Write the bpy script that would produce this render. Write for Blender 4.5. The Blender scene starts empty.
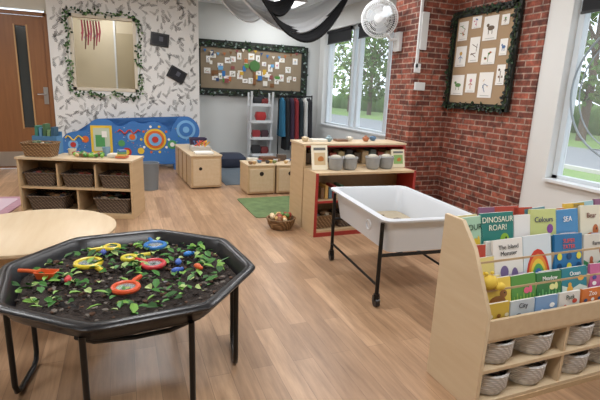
import bpy, bmesh, math, random
from mathutils import Vector, Matrix
random.seed(7)
rad=math.radians
scene=bpy.context.scene
# ------------------------------------------------------------------ materials
def lin(h):
    h=h.lstrip('#'); o=[]
    for i in (0,2,4):
        c=int(h[i:i+2],16)/255.0
        o.append(c/12.92 if c<=0.04045 else ((c+0.055)/1.055)**2.4)
    return (o[0],o[1],o[2],1.0)
_M={}
def mat(name,hexc,rough=0.6,metal=0.0,var=0.0,scale=8.0,bump=0.0,emit=0.0,alpha=1.0,trans=0.0):
    if name in _M: return _M[name]
    m=bpy.data.materials.new(name); m.use_nodes=True
    nt=m.node_tree; b=nt.nodes['Principled BSDF']
    c=lin(hexc)
    b.inputs['Base Color'].default_value=c
    b.inputs['Roughness'].default_value=rough
    b.inputs['Metallic'].default_value=metal
    b.inputs['Alpha'].default_value=alpha
    b.inputs['Transmission Weight'].default_value=trans
    if emit>0:
        b.inputs['Emission Color'].default_value=c
        b.inputs['Emission Strength'].default_value=emit
    if var>0 or bump>0:
        tc=nt.nodes.new('ShaderNodeTexCoord')
        n=nt.nodes.new('ShaderNodeTexNoise'); n.inputs['Scale'].default_value=scale
        n.inputs['Detail'].default_value=4
        nt.links.new(tc.outputs['Object'],n.inputs['Vector'])
        if var>0:
            mx=nt.nodes.new('ShaderNodeMix'); mx.data_type='RGBA'
            mx.inputs[6].default_value=tuple(max(0,x*(1-var)) for x in c[:3])+(1,)
            mx.inputs[7].default_value=tuple(min(1,x*(1+var)) for x in c[:3])+(1,)
            nt.links.new(n.outputs['Fac'],mx.inputs[0])
            nt.links.new(mx.outputs[2],b.inputs['Base Color'])
        if bump>0:
            bp=nt.nodes.new('ShaderNodeBump'); bp.inputs['Strength'].default_value=bump
            bp.inputs['Distance'].default_value=0.02
            nt.links.new(n.outputs['Fac'],bp.inputs['Height'])
            nt.links.new(bp.outputs['Normal'],b.inputs['Normal'])
    _M[name]=m; return m
def wood(name,hexa,hexb,rough=0.45,sc=(14,1.5,14)):
    if name in _M: return _M[name]
    m=bpy.data.materials.new(name); m.use_nodes=True
    nt=m.node_tree; b=nt.nodes['Principled BSDF']; b.inputs['Roughness'].default_value=rough
    tc=nt.nodes.new('ShaderNodeTexCoord'); mp=nt.nodes.new('ShaderNodeMapping')
    mp.inputs['Scale'].default_value=sc
    n=nt.nodes.new('ShaderNodeTexNoise'); n.inputs['Scale'].default_value=2.0; n.inputs['Detail'].default_value=5
    mx=nt.nodes.new('ShaderNodeMix'); mx.data_type='RGBA'
    mx.inputs[6].default_value=lin(hexa); mx.inputs[7].default_value=lin(hexb)
    L=nt.links.new
    L(tc.outputs['Object'],mp.inputs['Vector']); L(mp.outputs['Vector'],n.inputs['Vector'])
    L(n.outputs['Fac'],mx.inputs[0]); L(mx.outputs[2],b.inputs['Base Color'])
    _M[name]=m; return m
def wicker(name,hexa,hexb,s=60):
    if name in _M: return _M[name]
    m=bpy.data.materials.new(name); m.use_nodes=True
    nt=m.node_tree; b=nt.nodes['Principled BSDF']; b.inputs['Roughness'].default_value=0.7
    L=nt.links.new
    tc=nt.nodes.new('ShaderNodeTexCoord')
    w=nt.nodes.new('ShaderNodeTexWave'); w.bands_direction='Z'; w.inputs['Scale'].default_value=s*0.35; w.inputs['Distortion'].default_value=1.5
    w2=nt.nodes.new('ShaderNodeTexWave'); w2.bands_direction='DIAGONAL'; w2.inputs['Scale'].default_value=s*0.3; w2.inputs['Distortion'].default_value=1.5
    ma=nt.nodes.new('ShaderNodeMath'); ma.operation='MULTIPLY'
    mx=nt.nodes.new('ShaderNodeMix'); mx.data_type='RGBA'
    mx.inputs[6].default_value=lin(hexa); mx.inputs[7].default_value=lin(hexb)
    L(tc.outputs['Object'],w.inputs['Vector']); L(tc.outputs['Object'],w2.inputs['Vector'])
    L(w.outputs['Fac'],ma.inputs[0]); L(w2.outputs['Fac'],ma.inputs[1])
    L(ma.outputs[0],mx.inputs[0]); L(mx.outputs[2],b.inputs['Base Color'])
    bp=nt.nodes.new('ShaderNodeBump'); bp.inputs['Strength'].default_value=0.6; bp.inputs['Distance'].default_value=0.01
    L(ma.outputs[0],bp.inputs['Height']); L(bp.outputs['Normal'],b.inputs['Normal'])
    _M[name]=m; return m
def floor_mat():
    m=bpy.data.materials.new('vinyl_planks'); m.use_nodes=True
    nt=m.node_tree; b=nt.nodes['Principled BSDF']; L=nt.links.new
    tc=nt.nodes.new('ShaderNodeTexCoord'); mp=nt.nodes.new('ShaderNodeMapping')
    mp.inputs['Rotation'].default_value=(0,0,rad(90))
    L(tc.outputs['Object'],mp.inputs['Vector'])
    br=nt.nodes.new('ShaderNodeTexBrick')
    br.inputs['Scale'].default_value=1.0; br.inputs['Brick Width'].default_value=0.92
    br.inputs['Row Height'].default_value=0.105; br.inputs['Mortar Size'].default_value=0.0012
    br.inputs['Mortar Smooth'].default_value=0.2; br.inputs['Bias'].default_value=0.0
    br.offset=0.37
    br.inputs['Color1'].default_value=lin('#C3A07F'); br.inputs['Color2'].default_value=lin('#A18062')
    br.inputs['Mortar'].default_value=lin('#8A6E56')
    L(mp.outputs['Vector'],br.inputs['Vector'])
    mp2=nt.nodes.new('ShaderNodeMapping'); mp2.inputs['Scale'].default_value=(30,2.6,1)
    L(tc.outputs['Object'],mp2.inputs['Vector'])
    n=nt.nodes.new('ShaderNodeTexNoise'); n.inputs['Scale'].default_value=1.0; n.inputs['Detail'].default_value=6; n.inputs['Roughness'].default_value=0.65
    L(mp2.outputs['Vector'],n.inputs['Vector'])
    cr=nt.nodes.new('ShaderNodeValToRGB'); cr.color_ramp.elements[0].position=0.3; cr.color_ramp.elements[1].position=0.7
    cr.color_ramp.elements[0].color=(0.57,0.53,0.50,1); cr.color_ramp.elements[1].color=(1.15,1.15,1.15,1)
    L(n.outputs['Fac'],cr.inputs['Fac'])
    mx=nt.nodes.new('ShaderNodeMix'); mx.data_type='RGBA'; mx.blend_type='MULTIPLY'; mx.inputs[0].default_value=0.8
    L(br.outputs['Color'],mx.inputs[6]); L(cr.outputs['Color'],mx.inputs[7]); L(mx.outputs[2],b.inputs['Base Color'])
    b.inputs['Roughness'].default_value=0.36
    return m
def brick_mat():
    m=bpy.data.materials.new('red_brick'); m.use_nodes=True
    nt=m.node_tree; b=nt.nodes['Principled BSDF']; L=nt.links.new
    tc=nt.nodes.new('ShaderNodeTexCoord'); sp=nt.nodes.new('ShaderNodeSeparateXYZ')
    ad=nt.nodes.new('ShaderNodeMath'); ad.operation='ADD'; cb=nt.nodes.new('ShaderNodeCombineXYZ')
    L(tc.outputs['Object'],sp.inputs[0]); L(sp.outputs['X'],ad.inputs[0]); L(sp.outputs['Y'],ad.inputs[1])
    L(ad.outputs[0],cb.inputs['X']); L(sp.outputs['Z'],cb.inputs['Y'])
    br=nt.nodes.new('ShaderNodeTexBrick'); br.inputs['Scale'].default_value=1.0
    br.inputs['Brick Width'].default_value=0.19; br.inputs['Row Height'].default_value=0.06
    br.inputs['Mortar Size'].default_value=0.007; br.inputs['Mortar Smooth'].default_value=0.3
    br.inputs['Color1'].default_value=lin('#A05C4A'); br.inputs['Color2'].default_value=lin('#66382F')
    br.inputs['Mortar'].default_value=lin('#A49287')
    L(cb.outputs[0],br.inputs['Vector'])
    n=nt.nodes.new('ShaderNodeTexNoise'); n.inputs['Scale'].default_value=11; n.inputs['Detail'].default_value=8; n.inputs['Roughness'].default_value=.7
    L(cb.outputs[0],n.inputs['Vector'])
    cr=nt.nodes.new('ShaderNodeValToRGB'); cr.color_ramp.elements[0].position=0.36; cr.color_ramp.elements[1].position=0.64
    cr.color_ramp.elements[0].color=(0.34,0.32,0.32,1); cr.color_ramp.elements[1].color=(1.4,1.25,1.15,1)
    L(n.outputs['Fac'],cr.inputs['Fac'])
    mx=nt.nodes.new('ShaderNodeMix'); mx.data_type='RGBA'; mx.blend_type='MULTIPLY'; mx.inputs[0].default_value=0.95
    L(br.outputs['Color'],mx.inputs[6]); L(cr.outputs['Color'],mx.inputs[7]); L(mx.outputs[2],b.inputs['Base Color'])
    bp=nt.nodes.new('ShaderNodeBump'); bp.inputs['Strength'].default_value=0.4; bp.inputs['Distance'].default_value=0.01; bp.invert=True
    L(br.outputs['Fac'],bp.inputs['Height']); L(bp.outputs['Normal'],b.inputs['Normal'])
    b.inputs['Roughness'].default_value=0.75
    return m
def wicol(h): return mat('c_'+h,h,0.55)
# ------------------------------------------------------------------ builder
class B:
    def __init__(s): s.bm=bmesh.new(); s.mats=[]
    def mi(s,m):
        if m not in s.mats: s.mats.append(m)
        return s.mats.index(m)
    def box(s,c,d,m,rot=None,bev=0.0):
        M=Matrix.Translation(Vector(c))
        if rot is not None: M=M@rot
        M=M@Matrix.Diagonal((d[0],d[1],d[2],1))
        r=bmesh.ops.create_cube(s.bm,size=1.0,matrix=M)
        i=s.mi(m); vs=r['verts']
        fs={f for v in vs for f in v.link_faces}
        for f in fs: f.material_index=i
        if bev>0:
            es=list({e for v in vs for e in v.link_edges})
            bmesh.ops.bevel(s.bm,geom=es,offset=bev,segments=2,profile=0.7,affect='EDGES')
    def poly(s,pts,m):
        vs=[s.bm.verts.new(Vector(p)) for p in pts]
        f=s.bm.faces.new(vs); f.material_index=s.mi(m); return f
    def prism(s,pts,t,M,m):
        a=[s.bm.verts.new(M@Vector((p[0],p[1],0))) for p in pts]
        b=[s.bm.verts.new(M@Vector((p[0],p[1],t))) for p in pts]
        i=s.mi(m); n=len(pts)
        fs=[s.bm.faces.new(list(reversed(a))),s.bm.faces.new(b)]
        for k in range(n): fs.append(s.bm.faces.new([a[k],a[(k+1)%n],b[(k+1)%n],b[k]]))
        for f in fs: f.material_index=i
        if n>4:
            bmesh.ops.triangulate(s.bm,faces=fs[:2])
    def rings(s,rings,m,cap0=True,cap1=True,closed=False):
        i=s.mi(m); R=[[s.bm.verts.new(p) for p in r] for r in rings]; n=len(R[0])
        fs=[]
        K=len(R)
        for k in range(K if closed else K-1):
            a=R[k]; b=R[(k+1)%K]
            for j in range(n): fs.append(s.bm.faces.new([a[j],a[(j+1)%n],b[(j+1)%n],b[j]]))
        if not closed:
            if cap0: fs.append(s.bm.faces.new(list(reversed(R[0]))))
            if cap1: fs.append(s.bm.faces.new(R[-1]))
        for f in fs: f.material_index=i
    def tube(s,pts,r,m,seg=8,closed=False):
        P=[Vector(p) for p in pts]; n=len(P); rr=r if isinstance(r,(list,tuple)) else [r]*n
        out=[]; up=None
        for k in range(n):
            if closed: t=(P[(k+1)%n]-P[k-1]).normalized()
            else: t=(P[min(k+1,n-1)]-P[max(k-1,0)]).normalized()
            if up is None:
                up=Vector((0,0,1)) if abs(t.z)<0.9 else Vector((1,0,0))
            a=t.cross(up)
            if a.length<1e-4: a=t.cross(Vector((0,1,0)))
            a.normalize(); up=a.cross(t).normalized()
            out.append([P[k]+(a*math.cos(2*math.pi*j/seg)+up*math.sin(2*math.pi*j/seg))*rr[k] for j in range(seg)])
        s.rings(out,m,closed=closed)
    def cyl(s,p0,p1,r,m,r2=None,seg=20): s.tube([p0,p1],[r,r if r2 is None else r2],m,seg)
    def lathe(s,prof,c,m,seg=28,M=None,cap0=True,cap1=False):
        c=Vector(c); out=[]
        for (r,z) in prof:
            ring=[]
            for j in range(seg):
                a=2*math.pi*j/seg; v=Vector((r*math.cos(a),r*math.sin(a),z))
                if M is not None: v=M@v
                ring.append(c+v)
            out.append(ring)
        s.rings(out,m,cap0,cap1)
    def rlathe(s,prof,c,m,M=None,cap0=True,cap1=False,cr=0.25):
        c=Vector(c); out=[]
        for (hx,hy,z) in prof:
            ring=[]; q=min(hx,hy)*cr
            for (sx,sy,a0) in ((1,1,0),(-1,1,90),(-1,-1,180),(1,-1,270)):
                for k in range(4):
                    a=rad(a0+30*k); v=Vector((sx*(hx-q)+q*math.cos(a),sy*(hy-q)+q*math.sin(a),z))
                    if M is not None: v=M@v
                    ring.append(c+v)
            out.append(ring)
        s.rings(out,m,cap0,cap1)
    def sph(s,c,r,m,sc=(1,1,1),rot=None,sub=2):
        M=Matrix.Translation(Vector(c))
        if rot is not None: M=M@rot
        M=M@Matrix.Diagonal((sc[0],sc[1],sc[2],1))
        q=bmesh.ops.create_icosphere(s.bm,subdivisions=sub,radius=r,matrix=M)
        i=s.mi(m)
        for f in {f for v in q['verts'] for f in v.link_faces}: f.material_index=i
    def torus(s,c,R,r,m,M=None,n=28,seg=8):
        c=Vector(c); pts=[]
        for k in range(n):
            a=2*math.pi*k/n; v=Vector((R*math.cos(a),R*math.sin(a),0))
            if M is not None: v=M@v
            pts.append(c+v)
        s.tube(pts,r,m,seg,closed=True)
    def leaf(s,p,d,nrm,l,w,m):
        p=Vector(p); d=Vector(d).normalized(); nrm=Vector(nrm).normalized(); q=d.cross(nrm).normalized()
        fold=nrm*w*0.25
        vs=[p,p+d*l*0.35+q*w*0.5+fold,p+d*l*0.75+q*w*0.35+fold,p+d*l,p+d*l*0.75-q*w*0.35+fold,p+d*l*0.35-q*w*0.5+fold]
        V=[s.bm.verts.new(v) for v in vs]; mid=s.bm.verts.new(p+d*l*0.55)
        i=s.mi(m)
        for k in range(6):
            f=s.bm.faces.new([mid,V[k],V[(k+1)%6]]); f.material_index=i
    def done(s,name,loc=(0,0,0),rz=0.0,bev=0.0,ang=38,parent=None,recalc=True):
        if recalc: bmesh.ops.recalc_face_normals(s.bm,faces=s.bm.faces[:])
        me=bpy.data.meshes.new(name); s.bm.to_mesh(me); s.bm.free()
        for m in s.mats: me.materials.append(m)
        for p in me.polygons: p.use_smooth=True
        try: me.set_sharp_from_angle(angle=rad(ang))
        except Exception:
            for p in me.polygons: p.use_smooth=False
        o=bpy.data.objects.new(name,me); scene.collection.objects.link(o)
        o.location=loc; o.rotation_euler=(0,0,rz)
        if bev>0:
            md=o.modifiers.new('bevel','BEVEL'); md.width=bev; md.segments=2; md.limit_method='ANGLE'; md.angle_limit=rad(50)
        if parent: o.parent=parent
        return o
RX=lambda a:Matrix.Rotation(rad(a),4,'X')
RY=lambda a:Matrix.Rotation(rad(a),4,'Y')
RZ=lambda a:Matrix.Rotation(rad(a),4,'Z')
def text(body,size,M,m,parent,name='title_text'):
    cu=bpy.data.curves.new(name,'FONT'); cu.body=body; cu.size=size; cu.align_x='CENTER'; cu.align_y='CENTER'
    cu.extrude=0.0005; cu.materials.append(m)
    o=bpy.data.objects.new(name,cu); scene.collection.objects.link(o); o.parent=parent; o.matrix_local=M
    return o
# palette
white=mat('white_paint','#DADBD9',0.6,var=0.03,scale=3)
cream=mat('cream_paint','#CFCCC0',0.7)
ceilm=mat('ceiling_white','#DEDFDE',0.8)
upvc=mat('white_upvc','#CFD6DB',0.35)
plastic_w=mat('white_plastic','#DDE0E2',0.3)
black=mat('black_plastic','#121316',0.32)
blackm=mat('black_metal','#0E0F11',0.35,metal=0.2)
birch=wood('birch_ply','#CFB48E','#B99B75')
birch2=wood('birch_pale','#D9C6A8','#C8AE8A')
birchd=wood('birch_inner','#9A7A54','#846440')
oak=wood('door_oak','#8F6138','#74482A',sc=(20,20,1.2))
red=mat('red_laminate','#A03028',0.45)
wick=wicker('wicker_brown','#453830','#94806A')
wick2=wicker('wicker_tan','#6A4C2E','#B89468')
rope=wicker('rope_white','#C6C4C2','#F6F5F3',90)
greens=[mat('leaf_a','#3E7A2C',0.5),mat('leaf_b','#2C5A22',0.5),mat('leaf_c','#79A845',0.5),mat('leaf_d','#1E4019',0.55)]
ivy=[mat('ivy_a','#3C5E34',.6),mat('ivy_b','#2A4428',.6),mat('ivy_c','#6A8A5A',.6),mat('ivy_d','#1E3420',.6)]
brick=brick_mat()
paper=mat('paper_white','#E8E6E1',0.8)
kraft=mat('kraft_paper','#A48A6C',0.85,var=0.05,scale=4)
# ------------------------------------------------------------------ room shell
XW=3.65
b=B(); b.box((-0.1,3.0,-0.05),(7.7,11.2,0.1),floor_mat()); b.done('floor')
b=B(); b.box((-0.1,3.0,2.8),(7.7,11.2,0.1),ceilm); b.done('ceiling')
b=B(); b.box((2.45,8.45,1.375),(2.45,0.1,2.75),mat('back_wall_grey','#C8CAC8',0.7)); b.done('wall_back')
b=B(); b.box((-3.95,3.0,1.375),(0.1,11.0,2.75),cream); b.done('wall_left')
b=B(); b.box((-0.1,-2.55,1.375),(7.6,0.1,2.75),cream); b.done('wall_rear')
WY=7.8; hx0,hx1,hz0,hz1=-0.66,0.27,1.2,2.3
wp=mat('wallpaper_base','#E0DFDC',0.75)
b=B()
x0,x1=-0.94,1.23
b.box(((x0+hx0)/2,WY+.05,1.375),(hx0-x0,0.1,2.75),wp)
b.box(((x1+hx1)/2,WY+.05,1.375),(x1-hx1,0.1,2.75),wp)
b.box(((hx0+hx1)/2,WY+.05,hz0/2),(hx1-hx0,0.1,hz0),wp)
b.box(((hx0+hx1)/2,WY+.05,(2.75+hz1)/2),(hx1-hx0,0.1,2.75-hz1),wp)
b.box((1.18,8.15,1.375),(0.1,0.6,2.75),wp)
w=b.done('wall_wallpaper')
b=B(); ink=mat('wallpaper_ink','#686866',0.8); ink2=mat('wallpaper_ink_light','#A2A29E',0.8)
def sprig(b,x,z,a,L,m):
    px,pz=x,z; n=6; y=WY-0.002
    cur=random.uniform(-.14,.14)
    for k in range(n):
        st=L/n; nx=px+math.sin(a)*st; nz=pz+math.cos(a)*st
        ox,oz=math.cos(a)*.002,-math.sin(a)*.002
        b.poly([(px-ox,y,pz-oz),(nx-ox,y,nz-oz),(nx+ox,y,nz+oz),(px+ox,y,pz+oz)],m)
        for sd in (-1,1):
            la=a+sd*0.8; l=L*0.3*(1-k/9); w=l*0.15
            dx,dz=math.sin(la),math.cos(la); ex,ez=dz*w,-dx*w
            b.poly([(nx,y,nz),(nx+dx*l*.5+ex,y,nz+dz*l*.5+ez),(nx+dx*l,y,nz+dz*l),(nx+dx*l*.5-ex,y,nz+dz*l*.5-ez)],m)
        px,pz=nx,nz; a+=cur
def inhatch(q): return hx0-.04<q[0]<hx1+.04 and hz0-.04<q[1]<hz1+.04
zz=0.06
while zz<2.7:
    xx=x0+0.03
    while xx<x1-0.03:
        X=xx+random.uniform(-.03,.03); Z=zz+random.uniform(-.03,.03); a=random.uniform(-1.2,1.2)+(math.pi if random.random()<.3 else 0)
        L=random.uniform(.09,.15)
        for tr in range(6):
            e=[(X,Z),(X+math.sin(a)*L*.6,Z+math.cos(a)*L*.6),(X+math.sin(a)*L*1.35,Z+math.cos(a)*L*1.35)]
            ok=all(x0+.02<q[0]<x1-.02 and .03<q[1]<2.73 for q in e) and not any(inhatch(q) for q in e)
            if ok: break
            a+=1.05
        if ok: sprig(b,X,Z,a,L,ink if random.random()<.6 else ink2)
        xx+=0.1
    zz+=0.105
b.done('leaf_print',parent=w,recalc=False)
b=B(); crm=mat('hatch_cream','#CFC4AC',0.7)
b.box(((hx0+hx1)/2,WY+1.35,1.75),(1.6,0.05,1.6),crm)
b.box((hx0-.3,WY+.72,1.75),(0.05,1.25,1.6),crm); b.box((hx1+.3,WY+.72,1.75),(0.05,1.25,1.6),crm)
b.box(((hx0+hx1)/2,WY+.72,2.55),(1.6,1.25,0.05),ceilm); b.box(((hx0+hx1)/2,WY+.72,0.97),(1.6,1.25,0.05),crm)
b.box((.2,WY+1.31,1.6),(.5,.02,1.2),mat('hatch_board','#B4A88E',.8)); b.box((-.05,WY+1.3,1.75),(.03,.03,1.5),plastic_w)
b.done('wall_hatch_room')
b=B(); fw=mat('hatch_frame','#CDC4B2',0.5)
t=.045
for (cx,cz,sx,sz) in (((hx0+hx1)/2,hz1-t/2,hx1-hx0,t),((hx0+hx1)/2,hz0+t/2,hx1-hx0,t),(hx0+t/2,(hz0+hz1)/2,t,hz1-hz0),(hx1-t/2,(hz0+hz1)/2,t,hz1-hz0)):
    b.box((cx,WY+.045,cz),(sx,0.12,sz),fw)
b.done('window_hatch')
b=B(); pk=mat('paper_pink','#C8707E',.8)
for i in range(7):
    x=-.5+i*.04; l=.3+.12*((i*5)%3)/2
    b.tube([(x,WY+.2,2.24),(x+.01,WY+.2,2.24-l*.5),(x-.01,WY+.205,2.24-l)],[.012,.016,.009],[pk,mat('pap_brown','#8A6B5B',.8),mat('pap_rose','#A84A58',.8)][i%3],5)
    b.sph((x,WY+.2,2.2-l*.5),.022,[pk,mat('pap_lilac','#B890B0',.8)][i%2],(1,.4,1.2),sub=1)
b.box((-.38,WY+.2,2.25),(.34,.012,.012),fw)
b.done('hanging_paper_streamers')
b=B(); vine=mat('vine','#4A5A2C',.7)
def garland(b,path,n,sz,nrm,mats,jit=.03):
    P=[Vector(p) for p in path]; seg=[(P[i+1]-P[i]).length for i in range(len(P)-1)]; T=sum(seg)
    nrm=Vector(nrm)
    b.tube(P,.004,vine,5)
    for i in range(n):
        t=random.random()*T; k=0
        while k<len(seg)-1 and t>seg[k]: t-=seg[k]; k+=1
        p=P[k].lerp(P[k+1],min(1,t/seg[k]))
        tan=(P[k+1]-P[k]).normalized(); sd=tan.cross(nrm).normalized()
        a=random.uniform(0,2*math.pi); d=tan*math.cos(a)+sd*math.sin(a)+nrm*random.uniform(.0,.35)
        b.leaf(p+sd*random.uniform(-jit,jit)+nrm*.006,d,nrm,sz*random.uniform(.7,1.3),sz*.7,random.choice(mats))
yy=WY-.03
path=[(hx0-.03+random.uniform(-.02,.02),yy,hz0-.05+i*.09) for i in range(13)]
path+=[(hx0+i*.09,yy,hz1+.03+.02*math.sin(i*1.7)) for i in range(11)]
path+=[(hx1+.03+random.uniform(-.02,.02),yy,hz1-i*.09) for i in range(13)]
path+=[(hx1-i*.09,yy,hz0-.06-.03*math.sin(i*1.3)) for i in range(11)]
garland(b,path,300,.042,(0,-1,0),ivy,.028)
b.done('ivy_garland')
for (x,z,a) in ((0.62,2.02,-6),(0.87,1.5,-28)):
    b=B(); M=RY(-a)
    b.box((0,0,0),(.28,.015,.2),black,M); b.box((0,-.009,0),(.23,.004,.15),mat('frame_photo','#23252C',.2),M)
    b.box((.02,-.012,.01),(.06,.003,.07),mat('frame_ph2','#4A4C58',.3),M)
    b.done('picture_frame',(x,WY-.015,z))
# door
DY=7.86
b=B()
b.box((-2.9,DY+.06,1.375),(2.1,0.1,2.75),cream)
b.box((-1.4,DY+.06,2.53),(0.92,0.1,0.44),cream)
b.done('wall_door_side')
b=B(); dx0,dx1,dz=-1.83,-1.0,2.22
gx0,gx1,gz0,gz1=-1.38,-1.22,.62,2.08
b.box(((dx0+gx0)/2,DY+.03,dz/2+.005),(gx0-dx0,.045,dz-.01),oak)
b.box(((dx1+gx1)/2,DY+.03,dz/2+.005),(dx1-gx1,.045,dz-.01),oak)
b.box(((gx1+gx0)/2,DY+.03,gz0/2+.005),(gx1-gx0,.045,gz0-.01),oak)
b.box(((gx1+gx0)/2,DY+.03,(dz+gz1)/2),(gx1-gx0,.045,dz-gz1),oak)
b.box(((gx1+gx0)/2,DY+.035,(gz0+gz1)/2),(gx1-gx0,.01,gz1-gz0),mat('door_glass','#3A3E3E',.1))
for xx in (gx0,gx1): b.box((xx,DY+.003,(gz0+gz1)/2),(.02,.015,gz1-gz0+.03),mat('oak_bead','#B08A5C',.5))
steel=mat('steel','#B8B8B8',.3,1.0)
b.box((-1.045,DY-.001,1.1),(.06,.008,.25),steel); b.cyl((-1.045,DY,1.12),(-1.045,DY-.05,1.12),.01,steel)
b.cyl((-1.045,DY-.05,1.12),(-1.15,DY-.05,1.12),.01,steel)
b.box((-1.42,DY-.001,.15),(.7,.006,.22),steel)
b.done('door_1')
b=B()
for xx in (dx0-.03,dx1+.03): b.box((xx,DY-.0,1.13),(.05,.06,2.26),oak)
b.box((-1.415,DY,2.25),(.9,.06,.05),oak)
b.done('trim_door_frame')
# right wall
b=B()
A0,A1,AZ0,AZ1=5.45,8.18,.70,2.43
W0,W1,WZ0,WZ1=.75,3.0,.59,2.42
def seg(b,y0,y1,z0,z1,m,th=.22,x=XW): b.box((x+th/2,(y0+y1)/2,(z0+z1)/2),(th,y1-y0,z1-z0),m)
seg(b,A1,8.5,0,2.75,white); seg(b,A0,A1,0,AZ0,white); seg(b,A0,A1,AZ1,2.75,white); seg(b,3.3,A0,0,2.75,white)
seg(b,W1,3.3,0,2.75,white); seg(b,W0,W1,0,WZ0,white); seg(b,W0,W1,WZ1,2.75,white); seg(b,-2.6,W0,0,2.75,white)
b.done('wall_right')
b=B(); b.box((XW-.01,3.86,1.375),(.02,1.24,2.75),brick); b.done('wall_brick')
b=B(); b.box((XW-.255,4.74,1.375),(.51,.5,2.75),brick); b.done('wall_brick_column')
b=B(); b.box((XW-.01,1.0,.06),(.02,4.46,.1),white); b.done('baseboard_right')
b=B(); b.box((2.4,8.385,.06),(2.4,.02,.1),white); b.done('baseboard_back')
glass=mat('window_glass','#FFFFFF',0.0,alpha=0.08)
def window(name,y0,y1,z0,z1,mull,x=XW+.12):
    b=B(); t=.055
    for (cy,cz,sy,sz) in ((y0+t/2,(z0+z1)/2,t,z1-z0),(y1-t/2,(z0+z1)/2,t,z1-z0),((y0+y1)/2,z0+t/2,y1-y0,t),((y0+y1)/2,z1-t/2,y1-y0,t)):
        b.box((x,cy,cz),(.07,sy,sz),upvc)
    for my in mull: b.box((x,my,(z0+z1)/2),(.075,.09,z1-z0),upvc)
    b.box((x+.01,(y0+y1)/2,(z0+z1)/2),(.006,y1-y0-.05,z1-z0-.05),glass)
    return b.done(name)
window('window_1',A0,A1,AZ0,AZ1,[7.15,6.95,6.0]); window('window_2',W0,W1,WZ0,WZ1,[1.5])
b=B(); b.box((XW+.04,(A0+A1)/2,AZ0+.012),(.12,A1-A0-.01,.024),plastic_w); b.done('trim_sill_1')
b=B(); b.box((XW+.02,(W0+W1)/2,WZ0+.012),(.12,W1-W0-.01,.024),plastic_w); b.done('trim_sill_2')
blk=mat('blind_fabric','#17181C',.8)
def blind(y0,y1,z1,drop):
    b=B(); b.cyl((XW+.035,y0,z1-.03),(XW+.035,y1,z1-.03),.025,blk); b.box((XW+.04,(y0+y1)/2,z1-.03-drop/2),(.004,y1-y0,drop),blk)
    b.box((XW+.04,(y0+y1)/2,z1-.03-drop),(.02,y1-y0,.02),black); b.done('roller_blind')
blind(7.18,8.13,AZ1,.2); blind(5.5,6.92,AZ1,.2); blind(.8,2.95,WZ1,.34)
b=B(); vm=mat('vinyl_grey','#8E9AA2',.5)
dxx=XW+.074
b.torus((dxx,2.36,1.42),.58,.009,vm,RY(90),48,6); b.torus((dxx,2.36,1.42),.50,.006,vm,RY(90),48,6)
for i in range(9):
    a=rad(60+i*28); b.tube([(dxx,2.36+math.cos(a)*.5,1.42+math.sin(a)*.5),(dxx,2.36+math.cos(a+.3)*.58,1.42+math.sin(a+.3)*.58)],.006,vm,5)
b.done('vinyl_ring_sticker')
# ------------------------------------------------------------------ boards
def sketch(b,cy,cz,w,h,to,mi,st=True):
    def q(u0,v0,u1,v1,d,m): b.poly([to(u0,v0,d),to(u1,v0,d),to(u1,v1,d),to(u0,v1,d)],m)
    q(cy-w/2,cz-h/2,cy+w/2,cz+h/2,.006,paper)
    cols=['#B96A4C','#C9A25B','#6A8F5A','#5A76A0','#7A5A44','#C88A9A','#6A5A4A']
    c=mat('sk_'+cols[mi%7],cols[mi%7],.8); c2=mat('sk_'+cols[(mi+2)%7],cols[(mi+2)%7],.8)
    kind=mi%4; oy=h*.06
    def blob(u,v,R1,R2,m,n=12,d=.008): b.poly([to(u+R1*math.cos(2*math.pi*k/n),v+R2*math.sin(2*math.pi*k/n),d) for k in range(n)],m)
    def stroke(u0,v0,u1,v1,m,tw=.0035,d=.009):
        l=math.hypot(u1-u0,v1-v0); nx,nz=-(v1-v0)/l*tw,(u1-u0)/l*tw
        b.poly([to(u0+nx,v0+nz,d),to(u1+nx,v1+nz,d),to(u1-nx,v1-nz,d),to(u0-nx,v0-nz,d)],m)
    if kind==0:
        for k in range(5): stroke(cy+w*random.uniform(-.35,.35),cz+h*random.uniform(-.3,.35),cy+w*random.uniform(-.35,.35),cz+h*random.uniform(-.3,.35),c if k%2 else c2)
    elif kind==1:
        blob(cy,cz+oy+h*.08,w*.13,h*.1,c); stroke(cy,cz+oy,cy,cz-h*.3,c2)
        stroke(cy,cz,cy-w*.2,cz-h*.1,c2); stroke(cy,cz,cy+w*.2,cz-h*.1,c2)
    elif kind==2:
        blob(cy-w*.05,cz,w*.24,h*.1,c); blob(cy+w*.18,cz+h*.12,w*.1,h*.07,c); stroke(cy-w*.15,cz,cy-w*.15,cz-h*.25,c); stroke(cy+w*.1,cz,cy+w*.1,cz-h*.25,c)
    else:
        for k in range(4): blob(cy+w*random.uniform(-.25,.25),cz+h*random.uniform(-.2,.3),w*.09,h*.06,c if k%2 else c2)
        stroke(cy,cz+h*.2,cy,cz-h*.35,c2)
    q(cy-w*.35,cz-h*.43,cy+w*.3,cz-h*.41,.008,ink2)
b=B(); y0,y1,z0,z1=3.53,4.42,1.22,2.21; bx=XW-.045
dk=mat('board_border','#1B201A',.6)
b.box((bx,(y0+y1)/2,(z0+z1)/2),(.03,y1-y0,z1-z0),kraft)
for (cy,cz,sy,sz) in ((y0,(z0+z1)/2,.07,z1-z0+.07),(y1,(z0+z1)/2,.07,z1-z0+.07),((y0+y1)/2,z0,y1-y0,.07),((y0+y1)/2,z1,y1-y0,.07)):
    b.box((bx-.012,cy,cz),(.03,sy,sz),dk)
def to(u,v,d): return (bx-.015-d,u,v)
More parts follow.
